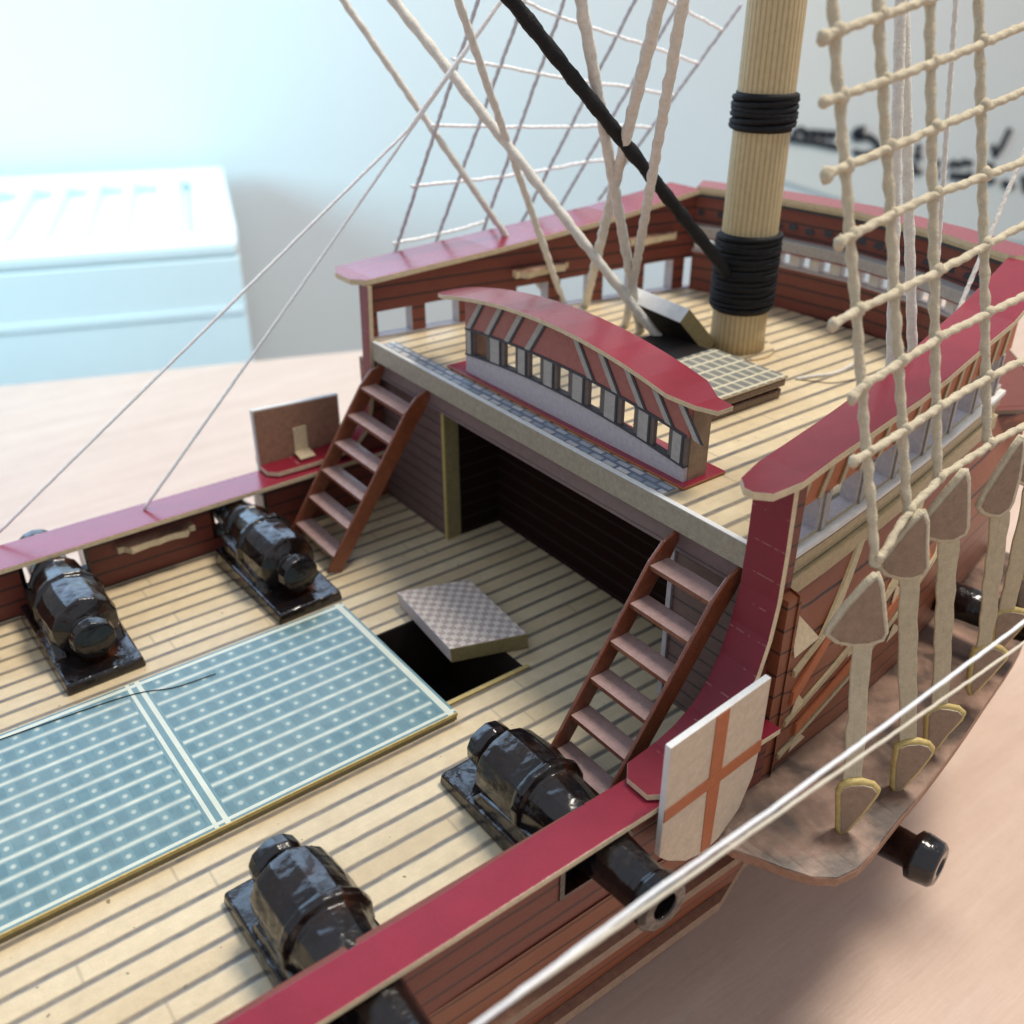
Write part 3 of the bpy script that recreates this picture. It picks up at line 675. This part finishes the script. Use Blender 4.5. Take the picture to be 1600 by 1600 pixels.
# ------------------------------------------------------------------ guns
def gun_parts():
    root = empty('cannon', (0, 0, 0), '-', 'cannon', 'black cannons on the waist deck')
    b = MB()
    v = [(-.87, 0), (.87, .02), (.95, 3.6), (-.9, 3.7)]
    b.hexa([(-.88, 0, .003), (.88, .05, .003), (-.98, 3.55, .003), (.9, 3.6, .003), (-.84, .03, .27), (.84, .07, .25), (-.92, 3.52, .5), (.86, 3.58, .46)], M['gun'])
    b.build('bed', root, bevel=.05)
    for sx in (-1, 1):
        b = MB(); x0, x1 = sx*.50, sx*.78
        b.hexa([(min(x0, x1), .95, .25), (max(x0, x1), .95, .25), (min(x0, x1), 3.5, .3), (max(x0, x1), 3.5, .3), (min(x0, x1), 1.25, .62), (max(x0, x1), 1.25, .62), (min(x0, x1), 3.45, .95), (max(x0, x1), 3.45, .95)], M['gun']); b.build('cheek', root, bevel=.06)
    b = MB(); ax = Vector((0, 1, .02))
    prof = [(0, .10), (.03, .34), (.08, .47), (.32, .50), (.44, .46), (.50, .36), (.60, .36), (.68, .56), (.76, .74), (.95, .77), (1.5, .78), (1.9, .77), (1.96, .83), (2.1, .83), (2.16, .70), (2.7, .62), (3.0, .58), (3.05, .64), (3.16, .64), (3.2, .54), (4.1, .48), (4.7, .45), (4.78, .52), (5.0, .53), (5.08, .46), (5.08, .25), (4.8, .22)]
    prof = [(h*.97+.35, r*.98) for h, r in prof]
    b.lathe((0, 0, .86), ax, prof, M['gun'], 14, .03)
    o = b.build('barrel', root)
    sm = o.modifiers.new('bevel', 'BEVEL'); sm.width = .035; sm.segments = 3; sm.limit_method = 'ANGLE'; sm.angle_limit = R(18); sm.harden_normals = False
    for p in o.data.polygons: p.use_smooth = True
    o.modifiers.new('wn', 'WEIGHTED_NORMAL').weight = 90
    return root
def copy_tree(o, parent=None):
    c = o.copy(); col.objects.link(c)
    if parent: c.parent = parent
    for ch in [x for x in o.children]: copy_tree(ch, c)
    return c
g0 = gun_parts()
guns = [((3.18, 19.05, 0), 0, 'black cannon at the far left rail, nearest the left edge of the photo'),
        ((8.02, 18.72, 0), R(1.5), 'black cannon at the far rail beside the foot of the far ladder'),
        ((8.22, 12.12, 0), R(180), 'black cannon beside the near ladder, half behind the near red rail'),
        ((3.75, 12.0, 0), R(180), 'black cannon at the bottom edge, between the blue grating and the near red rail')]
for i, (loc, rz, lab) in enumerate(guns):
    g = g0 if i == 0 else copy_tree(g0)
    g.location = loc; g.rotation_euler = (0, 0, rz); g['label'] = lab
# lower deck gun barrels sticking out under the channel
def hull_gun(p, lab):
    b = MB(); b.lathe(p, (.18, -1, .02), [(0, .44), (1.6, .42), (2.9, .36), (2.98, .50), (3.1, .52), (3.42, .48), (3.5, .40), (3.5, .2), (3.2, .18)], M['gun'], 20)
    return b.build('gun_barrel', label=lab, cat='cannon', group='gun barrels poking through the hull side')
hull_gun((14.1, 9.0, -1.55), 'black gun barrel sticking out of the hull under the pinkish board')
hull_gun((19.4, 9.9, 1.0), 'dark gun barrel near the right edge behind the hanging cords')

# ------------------------------------------------------------------ hatch lids and the upper hatch box
b = MB()
L0 = Vector((9.62, 15.0, .02)); e1 = Vector((.24, 2.7, .0)); e2 = Vector((1.75, -.62, .02)); up = Vector((-.04, .0, .42))
b.hexa([L0, L0+e2, L0+e1, L0+e1+e2, L0+up, L0+up+e2, L0+up+e1, L0+up+e1+e2], M['kraft'], M['chequer'])
bm = b.bm; bm.faces.ensure_lookup_table()
for f in bm.faces:
    cx = f.calc_center_median()
    if (cx-(L0+up*.5+e1*.5)).length < .3: f.material_index = b.mi(M['grey'])
    if (cx-(L0+up*.5+e2*.5)).length < .3: f.material_index = b.mi(M['khaki'])
b.build('hatch_cover', bevel=.03, label='grey edged hatch lid with chequered top lying askew over the open waist hatch', cat='hatch lid')
hb = empty('hatch_box', (17, 14.6, QZ), 'low brown hatch box with a grey grating top in front of the mast', 'hatch box')
b = MB(); b.box(15.45, 18.1, 13.38, 15.6, QZ+.003, QZ+.24, M['varnish']); b.build('coaming', hb, bevel=.05)
b = MB(); b.box(15.6, 18.0, 13.48, 15.6, QZ+.24, QZ+.30, M['dark']); b.build('coaming_groove', hb)
b = MB(); b.box(15.5, 18.14, 13.33, 15.6, QZ+.302, QZ+.50, M['varnish']); b.build('frame', hb, bevel=.04)
b = MB(); b.box(15.46, 18.16, 13.31, 15.65, QZ+.502, QZ+.55, M['cream'], M['grating2']); b.build('grating_top', hb)
b = MB(); b.box(16.3, 18.3, 15.65, 17.6, QZ+.003, QZ+.42, M['varnish'], M['dark']); b.build('open_well', hb, bevel=.02)  # solid block, black top painted as the shaded opening
b = MB()
A0 = Vector((18.72, 16.35, QZ+.03)); e1 = Vector((.0, 2.0, .10)); e2 = Vector((-.88, .22, 1.0)); up = Vector((.32, 0, .30))
b.hexa([A0, A0+e2, A0+e1, A0+e1+e2, A0+up, A0+up+e2, A0+up+e1, A0+up+e1+e2], M['khaki'], M['grey'])
b.bm.faces.ensure_lookup_table()
for f in b.bm.faces:
    cm = f.calc_center_median()
    if (cm-(A0+e1*.5+e2*.5)).length < .1: f.material_index = b.mi(M['dark'])
    if (cm-(A0+e2+e1*.5+up*.5)).length < .1: f.material_index = b.mi(M['white'])
b.build('hatch_cover', bevel=.02, label='propped open grey edged lid leaning beside the mast foot', cat='hatch lid')

# ------------------------------------------------------------------ shields
def shield(y, s, x0, x1, ztop, name_lab, back):
    root = empty('shield', ((x0+x1)/2, y, 1.7), name_lab, 'shield')
    W = x1-x0; zt0, zt1 = ztop
    def p(u, v):  # u 0..1 along, v downward 0..1
        return (x0+W*u, y, (zt0+(zt1-zt0)*u) - v)
    H = 2.75
    out = [(0, 0), (1, 0), (1.0, H*.55), (.97, H*.8), (.86, H*1.03), (.66, H*1.17), (.5, H*1.2), (.3, H*1.14), (.1, H*1.0), (0, H*.9)]
    b = MB(); b.prism([p(u, v) for u, v in out], (0, -s*.13, 0), M['white'], M['kraftred' if back else 'cream']); b.build('plate', root, bevel=.012)
    if not back or 1:
        yy = y + s*.004
        b = MB(); q = lambda u, v: (p(u, v)[0], yy, p(u, v)[2])
        b.prism([q(.0, H*.50), q(1, H*.50), q(1, H*.60), q(0, H*.60)][::-1], (0, s*.012, 0), M['orange'])
        b.prism([q(.44, 0.02), q(.57, 0.02), q(.57, H*.498), q(.44, H*.498)][::-1], (0, s*.012, 0), M['orange'])
        b.prism([q(.44, H*.602), q(.57, H*.602), q(.56, H*1.17), q(.46, H*1.17)][::-1], (0, s*.012, 0), M['orange'])
        b.build('red_cross', root)
    return root
M['shieldface'] = plain('shield_face_card', (.58, .47, .34), .55, .35, 7, .2)
M['cream2'] = M['cream']
sh = shield(7.82, -1, 9.08, 11.45, (3.08, 3.36), 'cream shield with an orange red cross on the near side of the hull', False)
sh.children[0].data.materials[1] = M['shieldface']
sh2 = shield(23.75, 1, 9.05, 11.65, (3.4, 3.25), 'plain brown back of a shield standing on the far waist rail', True)
# brown inner side plate and hinge tab of the far shield
b = MB(); b.prism([(9.10, 23.612, 3.35), (11.6, 23.612, 3.21), (11.6, 23.612, 1.7), (9.10, 23.612, 1.7)], (0, -.012, 0), M['kraftred']); b.build('inner_face', sh2)
b = MB()
b.prism([(10.15, 23.59, 2.6), (10.55, 23.59, 2.6), (10.55, 23.59, 1.84), (10.15, 23.59, 1.84)], (0, -.03, 0), M['cream']); b.prism([(10.12, 23.58, 1.86), (10.58, 23.58, 1.86), (10.52, 23.05, 1.855), (10.06, 23.05, 1.855)], (0, 0, .03), M['cream']); b.build('glued_tab', sh2)

# ------------------------------------------------------------------ cords
def cord(pts, r, mat, name, label, cat='rope', group=None, parent=None, step=.16, jit=.004, wob=.07, sag=0.0, flat=1.0):
    b = MB(); base = resample(pts, step, jit, sag)
    if r >= .045: b.tube(resample(base, .045 if r < .12 else .06), r, mat, 10, wob*.25, flat, .13 if r < .09 else .07)
    else: b.tube(base, r, mat, 8, wob, flat)
    return b.build(name, parent, label=label, cat=cat, group=group)
def ext(a, b_, f): a = Vector(a); b_ = Vector(b_); return a+(b_-a)*f
E0 = ext((5.71, 23.3, 1.68), (12.94, 21, 10.57), 1.55)
cord([(5.71, 23.3, 1.63), (12.7, 21.15, 10.25), E0], .040, M['thread'], 'thread', 'thin white thread tied to the far red rail between the guns', 'thread', None, sag=.04)
cord([ext((2.48, 23.9, 1.88), (12.8, 21.05, 10.48), -.45), (2.48, 23.9, 1.88), (12.8, 21.05, 10.48), E0], .040, M['thread'], 'thread', 'thin white thread running off the left edge above the far rail', 'thread', None, sag=.0)
cord([ext((7.73, 5, 4.92), (13.55, 5, 5.25), -1.6), (5.68, 5, 4.90), (7.73, 5, 4.92), (13.55, 5, 5.25), (20, 5.2, 5.9)], .027, M['thread'], 'thread', 'upper of the two white cords crossing the lower right corner', 'cord')
cord([ext((8.07, 5.2, 4.38), (14.35, 5.2, 4.37), -1.3), (6.46, 5.2, 4.36), (8.07, 5.2, 4.38), (14.35, 5.2, 4.37), (21, 5.2, 4.5)], .026, M['creamthread'], 'thread', 'lower, creamier of the two cords crossing the lower right corner', 'cord')
cord([(19.2, 16.25, 6.98), (18.87, 16.2, 7.28), (14.87, 16.2, 10.92), (7, 16.2, 18.1)], .15, M['blackcord'], 'stay_rope', 'thick black rope running up from the mast wrapping', 'rope', wob=.2)
stays = [((834, 453), (18.3, 22.2, 4.98), (15, 23.41, 10.08), .095, 'pale rope ending behind the left end of the red roof, leftmost of its kind'),
         ((866, 469), (18.56, 22.0, 4.98), (15, 20.25, 10.45), .095, 'pale rope ending behind the red roof, second from the left'),
         ((1040, 545), (18.22, 17.31, 5.0), (15, 20.61, 10.41), .125, 'long pale rope slanting down right to the open hatch box'),
         ((999, 518), (18.63, 18.75, 5.0), (15, 16.61, 10.85), .125, 'pale rope starting beside the top of the black rope and dropping to the hatch'),
         ((907, 474), (18.99, 21.5, 5.0), (15, 15.84, 10.94), .125, 'pale rope leaning up to the right from behind the roof middle'),
         ((976, 508), (18.68, 19.4, 5.0), (15, 14.91, 11.04), .11, 'pale rope crossing the black rope, rightmost of the pale stays')]
for _, lo, hi, r, lab in stays:
    cord([lo, hi, ext(lo, hi, 1.9)], r, M['stay'], 'stay_rope', lab, 'rope', 'pale stay ropes rising from the upper deck', jit=.01)
for lo, hi, lab in (((19.4, 22.0, 6.2), (19.0, 21.9, 9.3), None),):
    pass

# near shroud net: shrouds, ratlines, deadeyes, lanyards
SY = lambda z: 7.3+(z-5.3)*.26 if z > 5.3 else 7.3-(5.3-z)*.04
net = empty('shroud_net', (14.5, 7.1, 0), 'near beige shroud net with triangular deadeyes over the hull side at the right', 'rigging net')
SH = [((13.05, 5.25), (12.69, 11.91)), ((13.98, 5.74), (13.72, 11.83)), ((14.87, 6.15), (14.92, 11.73)), ((16.45, 6.44), (16.32, 11.61)), ((17.9, 6.7), (17.9, 11.5)), ((19.4, 6.9), (19.5, 11.4))]
def sh_pt(i, z):
    (x0, z0), (x1, z1) = SH[i]; f = (z-z0)/(z1-z0); return Vector((x0+(x1-x0)*f, SY(z), z))
for i in range(len(SH)):
    z0 = SH[i][0][1]; pts = [sh_pt(i, z0+(18.5-z0)*k/8) for k in range(9)]
    cord(pts, .080, M['shroud'], 'shroud', None, None, parent=net, jit=.012, wob=.16)
# ratline points on the slanting plane of the shrouds
RLP3 = [[(13.06, 7.26, 5.43), (14.04, 7.42, 6.02), (15.0, 7.49, 6.3), (16.53, 7.53, 6.45), (18.55, 7.55, 6.54)], [(12.51, 7.72, 7.18), (12.77, 7.73, 7.21), (13.92, 7.76, 7.34), (14.85, 7.8, 7.48), (16.32, 7.84, 7.63), (18.52, 7.86, 7.73)], [(12.55, 7.97, 8.15), (12.76, 8.0, 8.26), (15.13, 8.1, 8.63), (17.59, 8.14, 8.8), (18.95, 8.16, 8.89)], [(12.18, 8.27, 9.31), (12.58, 8.29, 9.38), (15.01, 8.36, 9.65), (17.58, 8.45, 9.99), (18.9, 8.49, 10.14)], [(12.42, 8.56, 10.41), (12.6, 8.57, 10.46), (14.68, 8.66, 10.79), (17.56, 8.71, 11.01), (18.86, 8.75, 11.14)], [(12.21, 8.8, 11.35), (12.62, 8.82, 11.41), (15.0, 8.91, 11.75), (17.55, 9.0, 12.11), (18.82, 9.05, 12.31)], [(12.22, 9.04, 12.28), (12.65, 9.06, 12.33), (15.11, 9.15, 12.68), (17.53, 9.25, 13.06), (18.78, 9.3, 13.26)], [(12.29, 9.25, 13.07), (12.67, 9.27, 13.15), (15.14, 9.38, 13.56), (17.52, 9.48, 13.97)]]
KN = [(13.97, 7.41, 5.98), (14.87, 7.48, 6.26), (16.45, 7.53, 6.44), (17.9, 7.54, 6.51), (13.06, 7.26, 5.43), (12.94, 7.73, 7.23), (13.91, 7.76, 7.34), (14.88, 7.8, 7.48), (16.42, 7.84, 7.63), (17.9, 7.85, 7.7), (12.51, 7.72, 7.18), (12.89, 8.01, 8.28), (13.87, 8.05, 8.43), (14.89, 8.09, 8.59), (16.39, 8.12, 8.72), (17.9, 8.14, 8.82), (12.55, 7.97, 8.15), (12.83, 8.3, 9.41), (13.82, 8.33, 9.52), (14.9, 8.36, 9.64), (16.36, 8.41, 9.83), (17.9, 8.46, 10.03), (12.18, 8.27, 9.31), (12.77, 8.58, 10.49), (13.77, 8.62, 10.65), (14.91, 8.66, 10.81), (16.34, 8.69, 10.92), (17.9, 8.72, 11.04), (12.42, 8.56, 10.41), (12.72, 8.82, 11.42), (13.73, 8.86, 11.57), (14.92, 8.91, 11.74), (16.31, 8.96, 11.94), (17.9, 9.01, 12.17), (12.21, 8.8, 11.35), (12.67, 9.06, 12.33), (13.69, 9.1, 12.48), (14.93, 9.14, 12.65), (16.29, 9.2, 12.87), (17.9, 9.26, 13.12), (12.22, 9.04, 12.28), (12.62, 9.27, 13.14), (13.66, 9.31, 13.31), (14.94, 9.37, 13.53), (16.27, 9.43, 13.75), (12.29, 9.25, 13.07)]
for pl in RLP3:
    cord(pl, .068, M['shroud'], 'ratline', None, None, parent=net, jit=.012, wob=.2, sag=.02)
    for q in pl[1:-1]: pass
def lump(p, r, mat, parent, name='knot'):
    b = MB(); bmesh.ops.create_icosphere(b.bm, subdivisions=2, radius=r, matrix=Matrix.Translation(p) @ Matrix.Diagonal((1, .8, 1.15, 1)))
    b.mi(mat)
    for v in b.bm.verts: v.co += Vector([random.uniform(-.15, .15)*r for _ in range(3)])
    return b.build(name, parent, smooth=True)
for p in KN: lump(Vector(p), random.uniform(.085, .115), M['shroud'], net)
def deadeye(cx, cz, wd, hg, yy, parent, tilt=0, lean=0, strop=None):
    b = MB(); pts = []
    wd *= .92; jt = lambda: random.uniform(-.02, .02)
    for (u, v) in ((0, .56), (.12, .42), (.32, .06), (.49, -.28), (.48, -.38), (.28, -.47), (0, -.50), (-.28, -.47), (-.48, -.38), (-.49, -.28), (-.32, .06), (-.12, .42)):
        uu, vv = u*wd+jt(), v*hg+jt(); c, s_ = math.cos(lean), math.sin(lean)
        q = uu*c-vv*s_; pts.append((cx+q*.80, yy-q*.60, cz+uu*s_+vv*c))
    b.prism(pts, (.12, .16, 0), M['shroud'], M['kraft']); o = b.build('deadeye', parent, bevel=.02)
    c = MB(); ring = [Vector(((p[0]-cx)*1.05+cx+.05, (p[1]-yy)*1.05+yy+.07, (p[2]-cz)*1.05+cz)) for p in pts]
    c.tube(ring+[ring[0]], .07, strop or M['shroud'], 6, .1); c.build('strop', o)
DE = [(12.80, 4.48, 1.02, 1.28, 7.15), (13.92, 5.30, .84, 1.16, 7.2), (15.00, 5.72, .84, 1.22, 7.2), (16.75, 5.72, .60, 1.45, 7.2), (17.95, 5.9, .6, 1.3, 7.25), (19.45, 6.1, .6, 1.2, 7.3)]
LOW = [(12.72, .62, 6.62), (14.45, .62, 6.62), (15.75, .70, 6.8), (17.7, 1.1, 7.1), (19.0, 1.3, 7.4), (20.4, 1.5, 7.7)]
for i, (cx, cz, wd, hg, yy) in enumerate(DE):
    deadeye(cx, cz, wd, hg, yy, net, .25, -.12)
    lx, lz, ly = LOW[i]
    for k in (-1, 1):
        wv = Vector((.8, -.6, 0)); top = Vector((cx+.10, yy, cz-hg*.46))+wv*k*(.09 if k > 0 else .07); bot = Vector((lx, ly+.02, lz+.32))+wv*k*.06
        q = MB(); P = resample([top, bot], .3, .006); A = [p-wv*(.10+random.uniform(-.02, .02)) for p in P]; B = [p+wv*(.10+random.uniform(-.02, .02)) for p in P]
        q.ribbon(A, B, .06, M['lanyard'], M['lanyard'], [Vector((.035, .05, 0))]*len(A)); q.build('lanyard', net, bevel=.02)
    deadeye(lx, lz-.10, .72, 1.18, ly-.08, net, .3, 3.0, M['gold'])
# back cords behind the near net
for a, b_, lab in (((16.98, 10.0, 6.65), (16.84, 10.8, 11.36), 'pale cord behind the second near shroud, rising from the near upper rail'),
                   ((17.94, 10.1, 6.53), (17.3, 10.9, 11.31), 'pale cord between the second and third near shrouds, rising behind the rail'),
                   ((19.21, 10.6, 7.08), (19.16, 11.2, 11.12), 'thin pale cord behind the third near shroud'),
                   ((20.01, 10.6, 7.21), (21.4, 10.9, 9.27), 'thin grey cord slanting up to the right behind the near net')):
    cord([ext(a, b_, -.05), a, b_, ext(a, b_, 2.2)], .10 if 'thin' not in lab else .05, M['stay'], 'cord', lab, 'cord', None)
# far net
fnet = empty('shroud_net', (17, 24.4, 5), 'far grey shroud net standing behind the far rail', 'rigging net')
FS = [((14.2, 24.6, 6.3), (15.0, 23.2, 10.1)), ((15.6, 24.6, 6.4), (16.35, 23.2, 10.0)), ((17.2, 24.4, 6.6), (17.7, 23.1, 9.9)), ((18.6, 24.2, 6.9), (19.55, 23.1, 9.75)), ((19.9, 24.0, 7.2), (20.9, 23.0, 9.7)), ((21.2, 23.6, 7.4), (22.5, 22.8, 9.5))]
for a, b_ in FS: cord([a, b_, ext(a, b_, 2.6)], .050, M['netcord'], 'shroud', None, None, parent=fnet, jit=.012)
for k in range(6):
    f = .18+.42*k; pts = [ext(a, b_, f) for a, b_ in FS]; pts = [ext(pts[1], pts[0], 1.15)]+pts
    cord(pts[:4] if k == 0 else pts, .045, M['thread'], 'ratline', None, None, parent=fnet, jit=.012, sag=.05)

b = MB(); b.tube(arc_smooth([(-.6, 18.30, .212), (1.2, 18.22, .215), (3.3, 18.05, .213), (4.2, 17.72, .215), (5.1, 17.62, .22)], 10), .011, M['ink'], 5)
b.build('hair', label='fine dark hair lying across the blue grating near the far guns', cat='hair')
b = MB()
for a, c in (((19.3, 13.9, QZ+.01), (19.9, 13.2, QZ+.25)),): b.tube(arc_smooth([a, lerp(a, c, .5), c, (20.6, 13.0, QZ+.5)], 6), .05, M['stay'], 6, .1)
b.build('loose_cord_end', label='short loose pale cord end lying on the upper deck to the right of the mast', cat='cord')
